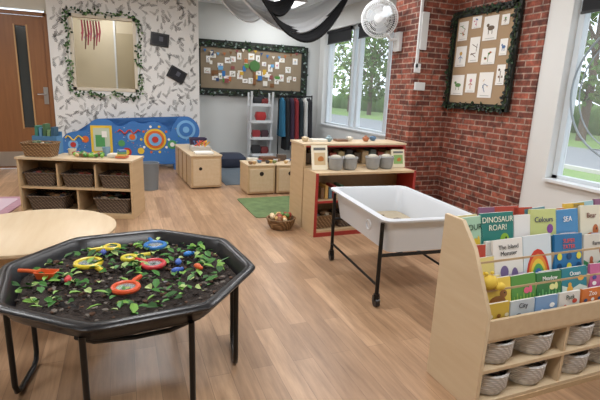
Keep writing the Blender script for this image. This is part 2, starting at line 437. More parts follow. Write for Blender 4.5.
cards=[(4.28,2.03,.15,.2),(4.27,1.76,.17,.22),(4.27,1.45,.2,.22),(4.08,2.1,.14,.12),(4.07,1.82,.15,.26),(4.06,1.47,.15,.2),(3.87,2.02,.2,.24),(3.85,1.74,.19,.16),(3.84,1.45,.2,.26),(3.68,2.08,.1,.1),(3.66,1.82,.1,.16),(3.65,1.55,.11,.2)]
for i,(u,v,w_,h_) in enumerate(cards): sketch(b,u,v,w_,h_,to,i)
garland(b,[(bx-.03,y0,z0),(bx-.03,y0,z1),(bx-.03,y1,z1),(bx-.03,y1,z0),(bx-.03,y0,z0)],300,.045,(-1,0,0),[ivy[3],ivy[1],dk,dk],.022)
b.done('pinboard')
b=B(); X0,X1,z0,z1=1.28,3.32,1.25,2.08; by=8.37
b.box(((X0+X1)/2,by,(z0+z1)/2),(X1-X0,.03,z1-z0),mat('hessian','#8C7C66',.9,var=.15,scale=6))
for (cx,cz,sx,sz) in ((X0,(z0+z1)/2,.13,z1-z0+.1),(X1,(z0+z1)/2,.13,z1-z0+.1),((X0+X1)/2,z0,X1-X0,.13),((X0+X1)/2,z1,X1-X0,.13)):
    b.box((cx,by-.012,cz),(sx,.03,sz),dk)
def to(u,v,d): return (u,by-.016-d,v)
for i in range(30):
    u=1.46+.118*(i%15)+random.uniform(-.02,.02); v=(1.52 if i<15 else 1.8)+random.uniform(-.1,.1)
    sketch(b,u,v,random.uniform(.06,.12),random.uniform(.07,.13),to,i)
cc=['#2F6FB0','#4E8A3C','#7A5230','#D8D4CA','#C8A23A','#8A4A4A','#6AA0C8','#3A4A6A','#E6E2D8','#B0683A']
for i in range(26):
    u=random.uniform(1.45,3.15); v=random.uniform(1.38,1.96); w_=random.uniform(.04,.1); h_=random.uniform(.05,.1); c=cc[i%10]
    m_=mat('bp_'+c,c,.8); dd=.010+i*.0003; b.poly([to(u-w_/2,v-h_/2,dd),to(u+w_/2,v-h_/2,dd),to(u+w_/2,v+h_/2,dd),to(u-w_/2,v+h_/2,dd)],m_)
gm=mat('bp_tree','#46703C',.8); bmr=mat('bp_#7A5230','#7A5230')
b.poly([to(2.3,1.4,.02),to(2.36,1.4,.02),to(2.35,1.7,.02),to(2.31,1.7,.02)],bmr)
b.poly([to(2.33+.1*math.cos(k*.524),1.74+.09*math.sin(k*.524)*(1+.2*(k%2)),.021) for k in range(12)],gm)
for i in range(16):
    u=1.42+i*.115; v=1.98-.05*math.sin(i*.7); b.poly([to(u-.03,v,.022),to(u+.03,v,.022),to(u,v-.06,.022)],mat('bp_'+cc[(i*3)%10],cc[(i*3)%10],.8))
garland(b,[(X0,by-.03,z0),(X0,by-.03,z1),(X1,by-.03,z1),(X1,by-.03,z0),(X0,by-.03,z0)],380,.05,(0,-1,0),[ivy[3],ivy[1],dk,dk,mat('silver_leaf','#7A8A84',.4)],.035)
b.done('noticeboard')
# ------------------------------------------------------------------ blue play panel
b=B(); blue=mat('panel_blue','#3B73B4',.4); blue2=mat('panel_light_blue','#79AEDA',.4); yel=mat('panel_yellow','#DDBB3C',.4); org=mat('panel_orange','#D2682E',.4); grn=mat('panel_green','#4F955A',.4); rd=mat('panel_red','#B83A34',.4)
circ=[(.12,.38,.15),(.30,.46,.15),(.52,.50,.25),(.82,.52,.17),(1.0,.48,.2),(1.3,.44,.25),(1.55,.36,.15),(1.77,.60,.18)]
ctl=[(-.06,.30),(-.05,.44),(.04,.56),(.18,.60),(.30,.62),(.38,.74),(.50,.79),(.64,.77),(.74,.69),(.86,.70),(.98,.76),(1.12,.72),(1.28,.76),(1.44,.70),(1.54,.60),(1.58,.70),(1.68,.83),(1.84,.84),(1.97,.72),(1.99,.56),(1.88,.42),(1.86,.30),(1.80,.14),(1.5,.08),(1.1,.11),(.8,.07),(.4,.10),(.1,.07),(-.03,.15)]
def cr_(P,n=5):
    out=[]
    for i in range(len(P)):
        p0,p1,p2,p3=P[i-1],P[i],P[(i+1)%len(P)],P[(i+2)%len(P)]
        for k in range(n):
            t=k/n; out.append(tuple(.5*((2*p1[j])+(-p0[j]+p2[j])*t+(2*p0[j]-5*p1[j]+4*p2[j]-p3[j])*t*t+(-p0[j]+3*p1[j]-3*p2[j]+p3[j])*t**3) for j in (0,1)))
    return out
b.prism(cr_(ctl),.03,RX(90),blue)
def disc(x,z,r,m,d=.038,t=.008,nn=24): b.prism([(x+r*math.cos(2*math.pi*k/nn),z+r*math.sin(2*math.pi*k/nn)) for k in range(nn)],t,Matrix.Translation((0,-d+.008,0))@RX(90),m)
disc(1.3,.48,.17,yel); disc(1.3,.48,.14,org,.045); disc(1.3,.48,.10,blue2,.052); disc(1.3,.48,.05,rd,.06)
disc(1.78,.64,.15,blue2); disc(1.78,.64,.11,blue,.046); disc(1.78,.64,.05,blue2,.054)
b.box((.52,-.04,.48),(.3,.02,.42),yel); b.box((.52,-.048,.48),(.23,.02,.35),mat('panel_mirror','#BCC8B4',.15)); b.box((.5,-.056,.46),(.13,.015,.18),grn); b.box((.56,-.057,.56),(.07,.015,.09),paper)
disc(.12,.40,.07,blue2); disc(.12,.40,.04,rd,.046); disc(.29,.48,.05,org)
b.tube([(.02+.3*k/10,-.04,.5+.035*math.sin(k*1.3)) for k in range(9)],.012,yel,6); b.tube([(.75+.36*k/12,-.04,.6+.03*math.sin(k*1.4)) for k in range(12)],.012,rd,6)
disc(.96,.52,.07,blue2); disc(.96,.52,.045,org,.046); disc(.8,.42,.05,grn); disc(.87,.28,.07,rd); disc(.87,.28,.04,yel,.046); disc(1.08,.3,.05,yel); disc(1.56,.4,.07,grn); disc(1.56,.4,.035,paper,.046); disc(.25,.25,.06,grn)
for k in range(10):
    a=k*.628; disc(1.3+.21*math.cos(a),.48+.21*math.sin(a),.02,[paper,org,yel][k%3],.038,.006,10)
for i in range(110):
    cx,cz,r=random.choice(circ); a=random.uniform(0,6.28); q=r*.9*math.sqrt(random.random()); disc(cx+q*math.cos(a),cz+q*math.sin(a),random.uniform(.006,.013),random.choice([paper,yel,org,blue2,grn]),.033,.005,8)
for xx in (.3,1.0,1.6): b.box((xx,.04,.06),(.05,.3,.12),blue)
b.done('activity_board',(-.82,7.58,.0),rad(-2))
# ------------------------------------------------------------------ left basket shelf unit
def rect_basket(b,c,w,d,h,m,rim=None):
    b.rlathe([(w*.42,d*.42,0),(w*.5,d*.5,h),(w*.5-.012,d*.5-.012,h),(w*.41,d*.41,.01)],c,m,cap1=True)
    P=[]; c=Vector(c)
    for (sx,sy,a0) in ((1,1,0),(-1,1,90),(-1,-1,180),(1,-1,270)):
        for k in range(3):
            a=rad(a0+45*k); q=.03; P.append(c+Vector((sx*(w*.5-q)+q*math.cos(a),sy*(d*.5-q)+q*math.sin(a),h)))
    b.tube(P,.009,rim or m,6,closed=True)
def fill(b,c,w,d,n,cols,r=.03):
    for i in range(n): b.sph((c[0]+random.uniform(-w,w)/2,c[1]+random.uniform(-d,d)/2,c[2]+random.uniform(-.01,.02)),r*random.uniform(.7,1.2),wicol(random.choice(cols)),(random.uniform(.8,1.6),1,.7),RZ(random.uniform(0,180)),1)
b=B(); W_,D_,H_=1.10,.36,.57
for x in (0.01,W_-.01): b.box((x,D_/2,H_/2),(.02,D_,H_),birch)
for x in (W_/3,2*W_/3): b.box((x,D_/2+.01,H_*.75-.02),(.016,D_-.03,H_*.44),birch)
b.box((W_*.5,D_/2+.01,.16),(.016,D_-.03,.24),birch)
for z in (.04,.29): b.box((W_/2,D_/2,z),(W_-.04,D_-.01,.018),birch)
b.box((W_/2,D_/2,H_+.009),(W_+.02,D_+.02,.022),birch2)
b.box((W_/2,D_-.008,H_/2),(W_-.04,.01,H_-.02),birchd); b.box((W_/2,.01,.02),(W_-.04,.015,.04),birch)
SX,SY,SR=-.97,4.98,-20
sh=b.done('storage_shelf_unit',(SX,SY,0),rad(SR),bev=.002)
def loc(x,y,z): 
    a=rad(SR); return (SX+x*math.cos(a)-y*math.sin(a),SY+x*math.sin(a)+y*math.cos(a),z)
b=B()
tc_=['#4A4038','#8A6A4A','#B8A890','#5A6A4A','#9A4A44','#6A6A70']
for i in range(3): rect_basket(b,(W_*(i+.5)/3,.17,.30),.31,.29,.13,wick); fill(b,(W_*(i+.5)/3,.17,.41),.2,.18,12,tc_)
for i in range(2): rect_basket(b,(W_*(i+.5)/2+(-.04 if i==0 else .06),.15,.05),.36,.29,.15,wick); fill(b,(W_*(i+.5)/2,.15,.19),.24,.18,14,tc_)
o=b.done('wicker_baskets',parent=sh)
b=B(); rect_basket(b,(0,0,0),.30,.2,.13,wick2); fill(b,(0,0,.12),.2,.12,10,tc_); b.done('wicker_basket',loc(.19,.11,.592),rad(SR))
b=B()
for i,(c,h) in enumerate((('#3E7F6E',.28),('#5B88A8',.26),('#4A6B48',.3),('#7B9A6C',.24),('#33566E',.27))): b.box((.0+i*.04,.0,h/2),(.03,.09,h),mat('bk_'+c,c,.5),RY(3))
bx_=wicol('#4F7FA8')
b.box((.085,-.055,.09),(.24,.012,.18),bx_); b.box((.085,.06,.11),(.24,.012,.22),bx_); b.box((-.03,.0,.09),(.012,.12,.18),bx_); b.box((.2,.0,.09),(.012,.12,.18),bx_)
b.done('book_box',loc(.08,.29,.592),rad(SR))
b=B()
for i in range(22): 
    b.sph((random.uniform(-.2,.2),random.uniform(-.08,.08),.022),.022,random.choice([greens[0],greens[2],mat('conk','#6B3A20',.4),wicol('#C8A878'),wicol('#A84A3A')]),sub=1)
b.lathe([(.05,0),(.07,.03),(.065,.03),(.045,.005)],(-.02,0,0),birchd,cap1=True); b.box((.25,.02,.02),(.1,.12,.03),wicol('#D8D0C0'))
b.lathe([(.03,0),(.04,.09),(.034,.09),(.026,.01)],(.15,.08,0),wicol('#7A9AB0'),16,cap1=True); b.lathe([(.035,0),(.04,.06),(.035,.06),(.03,.01)],(-.2,.09,0),wicol('#D0C4A8'),16,cap1=True)
for i in range(4): b.box((.34+.0*i,-.02,.0125+.02*i),(.1-.01*i,.1-.01*i,.018),wicol(['#C86A4A','#D8B060','#6A9A6A','#5A7AA8'][i]),RZ(i*13))
b.done('wooden_play_balls',loc(.62,.17,.592),rad(SR))
b=B(); b.lathe([(.1,0),(.12,.34),(.125,.35),(.11,.35),(.095,.01)],(0,0,0),mat('bin_grey','#7C858C',.5),cap1=True); b.done('waste_bin',(.30,6.0,0))
b=B(); b.rlathe([(.3,.4,0),(.3,.4,.012)],(0,0,0),mat('mat_pink','#B48C98',.95,var=.2,scale=14),cap1=True,cr=.15); b.rlathe([(.2,.3,.012),(.2,.3,.016)],(0,0,0),mat('mat_lilac','#CDB6C0',.95),cap1=True,cr=.3)
b.done('pink_rug',(-1.36,5.45,0),rad(-8))
# ------------------------------------------------------------------ round table
b=B(); b.lathe([(.0005,.42),(.44,.42),(.455,.43),(.455,.445),(.445,.452),(.0005,.452)],(0,0,0),birch2,48)
b.lathe([(.33,.36),(.36,.36),(.36,.42),(.33,.42),(.33,.36)],(0,0,0),birch,40,cap0=False)
for a in (45,135,225,315):
    c,s_=math.cos(rad(a)),math.sin(rad(a)); b.cyl((c*.32,s_*.32,.42),(c*.38,s_*.38,0),.024,birch,.018)
b.done('round_table',(-.52,2.95,0))
# ------------------------------------------------------------------ black octagonal tray table
b=B(); pl=mat('tray_plastic','#15161A',.3,bump=.02,scale=60)
def octo(R,z,rot=-16,cut=.16):
    P=[]
    V=[Vector((R*math.cos(rad(rot+45*k)),R*math.sin(rad(rot+45*k)),z)) for k in range(8)]
    for k in range(8):
        a,v,c=V[k-1],V[k],V[(k+1)%8]
        P+= [v.lerp(a,cut),v.lerp(a,cut*.35).lerp(v.lerp(c,cut*.35),.22),v.lerp(c,cut*.35).lerp(v.lerp(a,cut*.35),.22),v.lerp(c,cut)]
    return P
b.rings([octo(.50,.43),octo(.535,.485),octo(.56,.49),octo(.565,.50),octo(.555,.51),octo(.525,.51),octo(.512,.50),octo(.485,.44)],pl)
b.tube([(p.x,p.y,.42) for p in octo(.47,.4)],.011,blackm,8,closed=True)
def U(p,q,r=.05,zt=.43):
    p=Vector(p);q=Vector(q);d=(q-p).normalized()
    pts=[p+Vector((0,0,zt)),p+Vector((0,0,r+.012)),p+d*r*.3+Vector((0,0,r*.3+.012)),p+d*r+Vector((0,0,.012)),q-d*r+Vector((0,0,.012)),q-d*r*.3+Vector((0,0,r*.3+.012)),q+Vector((0,0,r+.012)),q+Vector((0,0,zt))]
    b.tube(pts,.012,blackm,8)
U((.44,-.17,0),(.48,.08,0)); U((-.48,-.1,0),(-.44,.16,0)); U((-.18,-.44,0),(.2,-.45,0)); U((-.2,.44,0),(.2,.44,0))
b.tube([(-.2,-.42,.42),(-.15,-.36,.36),(0,-.33,.335),(.13,-.36,.36),(.2,-.42,.42)],.01,blackm,8)
tray=b.done('tray_table',(.01,2.04,0),ang=50)
soil=mat('soil','#352C27',.95,var=.6,scale=60,bump=1.0)
b=B()
G=[]
for r_ in range(13):
    R=.482*r_/12; ring=[]
    for p in octo(1,0):
        q=Vector((p.x*R,p.y*R,0)); h=.450+ (.009*math.sin(q.x*23+1)*math.cos(q.y*19)+.007*math.sin(q.x*51+q.y*37)+random.uniform(-.003,.003))*(1 if r_<12 else .2) - (.004 if r_==12 else 0)
        ring.append(Vector((q.x,q.y,h)))
    G.append(ring)
G[0]=[Vector((math.cos(i*.196)*.002,math.sin(i*.196)*.002,.451)) for i,v in enumerate(G[0])]
b.rings(G,soil,cap0=True,cap1=False)
for i in range(480):
    a=random.uniform(0,6.28); r_=.45*math.sqrt(random.random()); b.sph((r_*math.cos(a),r_*math.sin(a),.459),random.uniform(.004,.012),random.choice([soil,soil,mat('bark','#5A4030',.9),mat('stone','#6A625A',.8)]),(1.4,1,.7),RZ(i*37),1)
b.done('potting_soil',parent=tray)
b=B()
cl=[(-.36,.25),(-.3,.02),(-.12,.3),(.02,.2),(.1,-.0),(.22,.17),(.33,.1),(.12,.33),(-.05,-.18),(-.2,-.05),(.26,-.1),(.0,.05),(.38,.22),(-.42,-.02),(.12,-.3),(-.25,.36),(.2,-.2),(-.32,.14),(.05,.38),(.3,.28),(-.15,.12),(-.3,-.2),(.4,0),(-.05,-.36)]
lp=mat('leaf_pale','#A8BE78',.5)
for (cx,cy) in cl:
    for i in range(13):
        a=random.uniform(0,6.28); p=(cx+random.gauss(0,.055),cy+random.gauss(0,.05),.466+random.uniform(0,.014))
        if math.hypot(p[0],p[1])>.44: continue
        b.leaf(p,(math.cos(a),math.sin(a),random.uniform(0,.4)),(random.uniform(-.4,.4),random.uniform(-.4,.4),1),random.uniform(.025,.065),random.uniform(.018,.036),random.choice([greens[0],greens[0],greens[2],greens[1],lp]))
b.done('scattered_leaves',parent=tray)
lens=mat('lens_clear','#DDE6E8',.05,alpha=.25)
def magnifier(x,y,col,ang,r=.045,name='magnifying_glass'):
    m_=mat('toy_'+col,col,.35); b=B()
    b.torus((0,0,.014),r,.011,m_); b.lathe([(.001,.012),(r,.012),(r,.016),(.001,.016)],(0,0,0),lens)
    b.tube([(r,0,.014),(r+.03,0,.013),(r+.075,0,.012)],[.009,.012,.010],m_,8)
    b.done(name,(x,y,.466),rad(ang))
magnifier(-.02,1.87,'#D8552C',60,.05); magnifier(.105,2.108,'#C8343A',130,.05); magnifier(-.18,2.2,'#DFC733',-60,.055); magnifier(.132,2.375,'#2C74BE',100,.05)
magnifier(.0,2.22,'#D6C83C',20,.03); magnifier(-.08,2.4,'#DFC733',190,.035)
b=B(); m_=mat('toy_orange','#D8602C',.35)
b.rlathe([(.035,.022,0),(.045,.028,.03),(.04,.024,.03),(.03,.018,.005)],(0,0,0),m_,cap1=True); b.tube([(.04,0,.025),(.08,0,.03),(.12,0,.03)],.009,m_); b.done('toy_scoop',(-.34,2.10,.466),rad(160))
for (x,y,c) in ((.20,2.0,'#3C63B8'),(-.12,2.33,'#3A4FA0'),(.28,2.2,'#2C7FD0'),(.22,2.1,'#3C63B8'),(-.25,2.02,'#C8343A'),(.3,2.02,'#D8602C')):
    b=B(); m_=mat('bug_'+c,c,.4); b.sph((0,0,.014),.018,m_,(1.4,.9,.8)); b.sph((.026,0,.014),.010,m_)
    for k in (-1,0,1):
        for sd in (-1,1): b.tube([(k*.01,sd*.012,.012),(k*.014,sd*.026,.016),(k*.018,sd*.032,.0)],.002,black,5)
    b.done('toy_bug',(x,y,.466),random.uniform(0,6))
# ------------------------------------------------------------------ water tray
b=B(); tp=mat('tray_white','#D0D4D9',.35); sand=mat('sand_wet','#A89C86',.9,var=.15,scale=20,bump=.2)
hx,hy=.31,.47
b.rlathe([(hx-.05,hy-.05,.36),(hx-.02,hy-.02,.54),(hx-.015,hy-.015,.565),(hx+.02,hy+.02,.57),(hx+.022,hy+.022,.582),(hx-.02,hy-.02,.585),(hx-.03,hy-.03,.57),(hx-.06,hy-.06,.375)],(0,0,0),tp,cap1=True,cr=.18)
b.rlathe([(hx-.065,hy-.065,.378),(hx-.065,hy-.065,.392)],(0,0,0),sand,cap1=True,cr=.18)
for i in range(16): b.sph((random.uniform(-.18,.18),random.uniform(-.3,.35),.4),.022,random.choice([sand,tp,mat('peb','#7A7060',.8)]),(1.6,1,.6),sub=1)
b.torus((-hx-.02,-hy+.2,.5),.03,.006,tp,RY(90),16,6)
lx,ly=hx-.005,hy-.06
for sx in (-1,1):
    for sy in (-1,1):
        b.cyl((sx*lx,sy*ly,.55),(sx*lx,sy*ly,.07),.013,blackm)
        b.lathe([(.02,.05),(.02,.085)],(sx*lx,sy*ly,0),blackm,12,cap1=True)
        b.cyl((sx*lx-.014,sy*ly,.03),(sx*lx+.014,sy*ly,.03),.03,black); b.box((sx*lx,sy*ly+.005,.055),(.04,.03,.03),black)
    b.tube([(sx*lx,-ly,.14),(sx*lx,ly,.14)],.009,blackm)
for sy in (-1,1): b.tube([(-lx,sy*ly,.34),(lx,sy*ly,.34)],.012,blackm)
b.done('water_play_tray',(1.78,2.62,0),rad(-5))
# ------------------------------------------------------------------ red & birch shelf unit
rb=mat('unit_back','#8A4A3A',.5)
b=B(); w,d,h=1.06,.30,.60
b.box((.009,d/2,h/2),(.018,d,h),birch)
for x in (.009,w-.009): b.box((x,-.006,h/2),(.026,.012,h),red)
for z in (.05,.33,h-.01): b.box((w/2,d/2,z),(w-.036,d-.01,.018),birch2 if z>.5 else birch)
for z in (.05,.33,h-.01): b.box((w/2,-.004,z),(w,.008,.022),red if z>.06 and z<.5 else birch)
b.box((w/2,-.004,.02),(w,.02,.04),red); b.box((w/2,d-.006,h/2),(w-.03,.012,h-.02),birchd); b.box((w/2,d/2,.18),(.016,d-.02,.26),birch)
b.box((w-.005,d/2,h/2),(.012,d,h),red)
su=b.done('toy_shelf_unit',(1.6,3.63,0),0,bev=.0015)
b=B()
rect_basket(b,(.12,.15,.06),.2,.22,.12,wick2); fill(b,(.12,.15,.17),.12,.12,8,tc_); rect_basket(b,(.38,.15,.06),.22,.22,.12,wick); rect_basket(b,(.75,.15,.06),.3,.22,.1,wick2)
for i in range(6): b.box((.1+i*.04,.14,.345+.05+.01*(i%2)),(.03,.16,.1+.02*(i%2)),wicol(['#7A5A3A','#C9A05A','#5B7A8A','#A8443A','#D9C9A0','#45604A'][i]))
for i in range(5): b.lathe([(.03,0),(.035,.07),(.03,.07),(.028,.01)],(.45+i*.1,.15,.34),wicol(['#8C6B48','#B08A5C','#7E8488','#A87A50','#5E4A38'][i]),14,cap1=True)
b.done('shelf_toys',parent=su)
b=B(); w,d,h=1.14,.34,.81
b.box((.01,d/2,h/2),(.02,d,h),birch); b.box((w-.01,d/2,h/2),(.02,d,h),red)
b.box((w/2,d/2,h+.008),(w+.02,d+.02,.02),birch2); b.box((w/2,d-.01,h/2),(w-.04,.012,h),rb)
b.box((w/2,-.002,.30),(w-.04,.01,.58),birch)
for z in (.06,.595): b.box((w/2,d/2,z),(w-.04,d-.02,.018),birch)
for x in (.01,w-.01): b.box((x,-.005,h/2),(.024,.012,h),red if x>.5 else birch)
b.box((w/2,-.003,h-.008),(w,.008,.02),red)
stc=b.done('storage_cabinet',(1.6,3.96,0),0,bev=.0015)
b=B()
for i in range(11): b.box((.1+i*.093,.2,.605+.06),(.07,.14,.1+.03*(i%3)),wicol(['#5A4A3A','#C9B08A','#6B7A7A','#9A4A3A','#B9A980','#3A3A3E'][i%6]))
b.done('cabinet_books',parent=stc)
b=B()
for i,(x,c) in enumerate(((0,'#C9B79A'),(.25,'#8AA0A8'),(.5,'#D8D2C4'),(.68,'#A86A4A'),(.8,'#5A7A9A'))): b.lathe([(.02,0),(.035,.02),(.035,.04),(.02,.045),(.012,.05+.01*(i%2))],(x,random.uniform(-.03,.06),0),wicol(c),14,cap1=True)
b.box((.14,0,.012),(.16,.12,.024),wicol('#E0DCD0')); b.box((.4,.02,.01),(.12,.1,.02),wicol('#7A5A46'))
b.done('small_ornaments',(1.68,4.13,.829))
gp=mat('pot_grey','#9C9D9D',.6,var=.1,scale=30)
for x in (1.86,2.01,2.26,2.41):
    b=B(); b.lathe([(.05,0),(.065,.02),(.072,.10),(.074,.12),(.066,.12),(.06,.04)],(0,0,0),gp,20,cap1=True); b.torus((0,0,.11),.073,.006,gp,None,20,6); b.sph((0,0,.115),.055,mat('pot_fill','#B8B2A4',.8),(1,1,.5)); b.done('utensil_pot',(x,3.78,.602))
def bookcover(name,x,y,z,w,h,c,extra,tilt=12,rz=0):
    b=B(); M=RX(-tilt)
    b.box(M@Vector((0,0,h/2)),(w,.012,h),mat('cov_'+c,c,.4),M); b.box(M@Vector((0,-.0075,h*.45)),(w*.7,.002,h*.5),mat('cov_'+extra,extra,.5),M); b.box(M@Vector((0,-.0085,h*.85)),(w*.75,.002,h*.1),ink,M)
    b.sph(M@Vector((w*.05,-.01,h*.42)),h*.14,mat('cov_d','#B8763A',.6),(1,.08,1))
    b.done(name,(x,y,z),rz)
bookcover('picture_book',1.70,3.78,.602,.16,.23,'#E8DFC8','#C9B088'); bookcover('picture_book',2.57,3.8,.602,.15,.18,'#D8CDB0','#7FA05A')
# ------------------------------------------------------------------ green mat + ball basket
b=B(); lr=mat('mat_green','#64794E',.95,var=.5,scale=9,bump=.3)
b.rlathe([(.42,.44,0),(.42,.44,.008)],(0,0,0),lr,cap1=True,cr=.1)
b.done('green_play_mat',(1.68,4.80,0),rad(0))
b=B(); b.lathe([(.10,0),(.13,.05),(.14,.10),(.13,.10),(.11,.04)],(0,0,0),wick2,28,cap1=True); b.torus((0,0,.10),.137,.01,wick2,None,28,6)
for i in range(22):
    a=random.uniform(0,6.28); r_=.09*math.sqrt(random.random()); b.sph((r_*math.cos(a),r_*math.sin(a),.09+random.uniform(0,.04)),.026,wicol(random.choice(['#C98A4A','#8A5A38','#D8B070','#A8443A','#E0C8A0','#6A8A4A'])),sub=2)
b.done('ball_basket',(1.40,3.98,.0))
# ------------------------------------------------------------------ mid-room low boxes
hd=mat('hole_dark','#2A211A',.9)
def lowbox(x,y,w,d,h,name='wooden_storage_box',rz=0):
    b=B()
    b.box((w/2,d/2,h/2+.01),(w,d,h-.02),birch); b.box((w/2,d/2,h),(w+.01,d+.015,.018),birch2)
    b.box((w/2,-.004,h/2),(w*.86,.01,h*.78),birch2); b.cyl((w/2,-.001,h*.72),(w/2,-.012,h*.72),.028,hd)
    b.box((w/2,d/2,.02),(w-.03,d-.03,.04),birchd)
    return b.done(name,(x,y,0),rz,bev=.003)
lowbox(1.44,5.40,.36,.4,.38); lowbox(1.82,5.38,.36,.4,.38)
b=B()
for i in range(14): b.lathe([(.02,0),(.032,.03),(.028,.035),(.018,.005)],(i*.048,random.uniform(-.15,.1),0),wicol(['#8A6A4A','#C8A878','#E0DCD0','#5A7A9A','#A84A3A','#3A3A3E','#D8B060','#7A8A5A','#C8C8C8'][i%9]),12,cap1=True)
b.box((.3,.1,.03),(.2,.12,.06),wicol('#6A4A34')); b.box((.1,.12,.02),(.14,.1,.04),wicol('#D6D0C0')); b.box((.5,.12,.04),(.12,.08,.08),wicol('#5A4A3E'))
b.done('play_kitchen_bowls',(1.49,5.60,.390))
b=B(); w,d,h=.40,1.25,.44
b.box((w/2,d/2,h/2+.01),(w,d,h-.02),birch); b.box((w/2,d/2,h),(w+.02,d+.02,.02),birch2); b.box((w/2,-.004,h/2),(w*.88,.01,h*.8),birch2)
b.cyl((w*.3,-.001,h*.62),(w*.3,-.012,h*.62),.022,hd)
for k in range(1,4): b.box((-.003,d*k/4,h/2),(.01,.015,h*.9),birchd)
b.done('sand_trough',(.81,5.88,0),rad(3),bev=.003)
b=B(); b.box((0,0,.01),(.24,.2,.02),paper); b.box((.0,.3,.03),(.26,.26,.06),wicol('#B8B4AC'))
for i in range(10): b.cyl((random.uniform(-.1,.1),.3+random.uniform(-.1,.1),.05),(random.uniform(-.12,.12),.3+random.uniform(-.1,.1),.13),.008,wicol(random.choice(['#C8503A','#D8A83A','#4A7AB0','#6A4A34'])))
b.rlathe([(.1,.08,0),(.12,.1,.14),(.11,.09,.14),(.09,.07,.01)],(.02,.62,0),wicol('#3A2E4A'),cap1=True)
b.done('craft_supplies',(1.0,6.05,.455))
b=B(); b.box((2.45,7.2,.004),(2.3,2.3,.008),mat('carpet_slate','#5A646C',.95,var=.15,scale=60,bump=.3)); b.done('carpet')
b=B(); b.rlathe([(.2,.18,0),(.24,.22,.06),(.24,.22,.16),(.18,.16,.22),(.02,.02,.235)],(0,0,0),mat('cushion_navy','#2E3444',.9),cap1=True,cr=.5); b.done('floor_cushion',(1.72,7.6,.008))
# ladder shelf
b=B()
for sx in (0,.4):
    b.box((sx,.16,.645),(.035,.03,1.27),plastic_w,RX(7)); b.box((sx,.32,.63),(.03,.03,1.25),plastic_w)
for i,(z,dd) in enumerate(((.12,.34),(.42,.30),(.72,.25),(1.02,.2))): b.box((.2,.32-dd/2,z),(.4,dd,.02),plastic_w); b.box((.2,.32-dd,z+.02),(.4,.012,.05),plastic_w)
lad=b.done('ladder_shelf',(2.2,7.95,.008))
b=B()
for (x,z,c,s_) in ((.12,.17,'#2A2A2E',.09),(.28,.16,'#7A3030',.08),(.12,.47,'#A0343A',.08),(.28,.47,'#4A3038',.08),(.2,.77,'#B23030',.1),(.13,1.07,'#26262A',.08),(.27,1.07,'#7A2A2A',.07),(.2,1.14,'#1E1E22',.06)):
    b.rlathe([(s_*.7,s_*.6,0),(s_,s_*.8,s_*.9),(s_*.8,s_*.6,s_*1.7)],(x,.2,z-.03),wicol(c),cap1=True)
b.done('shelf_contents',parent=lad)
# clothes rail
b=B()
for x in (0,.66): b.tube([(x,0,.02),(x,0,1.24)],.012,blackm); b.tube([(x,-.12,.015),(x,.12,.015)],.012,blackm)
b.tube([(0,0,1.22),(.66,0,1.22)],.012,blackm)
cols=['#2A6A8A','#1E2024','#3A2A3E','#8A2A30','#1C2A30','#C8C8C4','#2A2A2E']
for i,c in enumerate(cols):
    x=.06+i*.09; L=.7+.25*((i*3)%4)/3; m_=mat('cloth_'+c,c,.9)
    b.tube([(x,0,1.23),(x,0,1.18)],.004,blackm,5)
    rr=[]
    for (hw,z,th_) in ((.03,1.18,.02),(.15,1.12,.035),(.14,.98,.045),(.15,.8,.05),(.19,1.18-L,.055)):
        rr.append([Vector((x+th_*math.cos(t)*(1+.25*math.sin(5*t)),hw*math.sin(t),z+.01*math.sin(3*t))) for t in [2*math.pi*k/24 for k in range(24)]])
    b.rings(rr,m_)
b.done('clothes_rail',(2.72,8.05,.008))
# ------------------------------------------------------------------ ceiling drapes
def swag(name,x0,x1,y,z0,sag,wid,m,skew=0,n=28,k=14,tilt=.1,pw=2):
    b=B(); V=[]
    for i in range(n+1):
        t=i/n; row=[]
        base=z0-sag*(1-abs(2*t-1)**pw)
        for j in range(k+1):
            s_=j/k-.5; row.append(b.bm.verts.new((x0+(x1-x0)*t,y+s_*wid*(.35+.65*math.sin(math.pi*t))+skew*t,min(2.74,base+.025*math.sin(j*2.2+t*3)+ tilt*s_*math.sin(math.pi*t)))))
        V.append(row)
    mi=b.mi(m)
    for i in range(n):
        for j in range(k):
            f=b.bm.faces.new([V[i][j],V[i+1][j],V[i+1][j+1],V[i][j+1]]); f.material_index=mi
    return b.done(name,ang=180)
wf=mat('voile_white','#D8DADC',.9,alpha=.8); bf=mat('voile_black','#101014',.9)
swag('ceiling_drape',1.30,3.05,6.3,2.74,.50,.8,wf,tilt=.4); swag('ceiling_drape',1.55,3.05,5.9,2.74,.70,.26,bf,.1,tilt=.2); swag('ceiling_drape',1.6,2.3,6.0,2.74,.40,.22,bf,tilt=.2); swag('ceiling_drape',1.2,2.2,6.7,2.74,.36,.5,wf,tilt=.35)
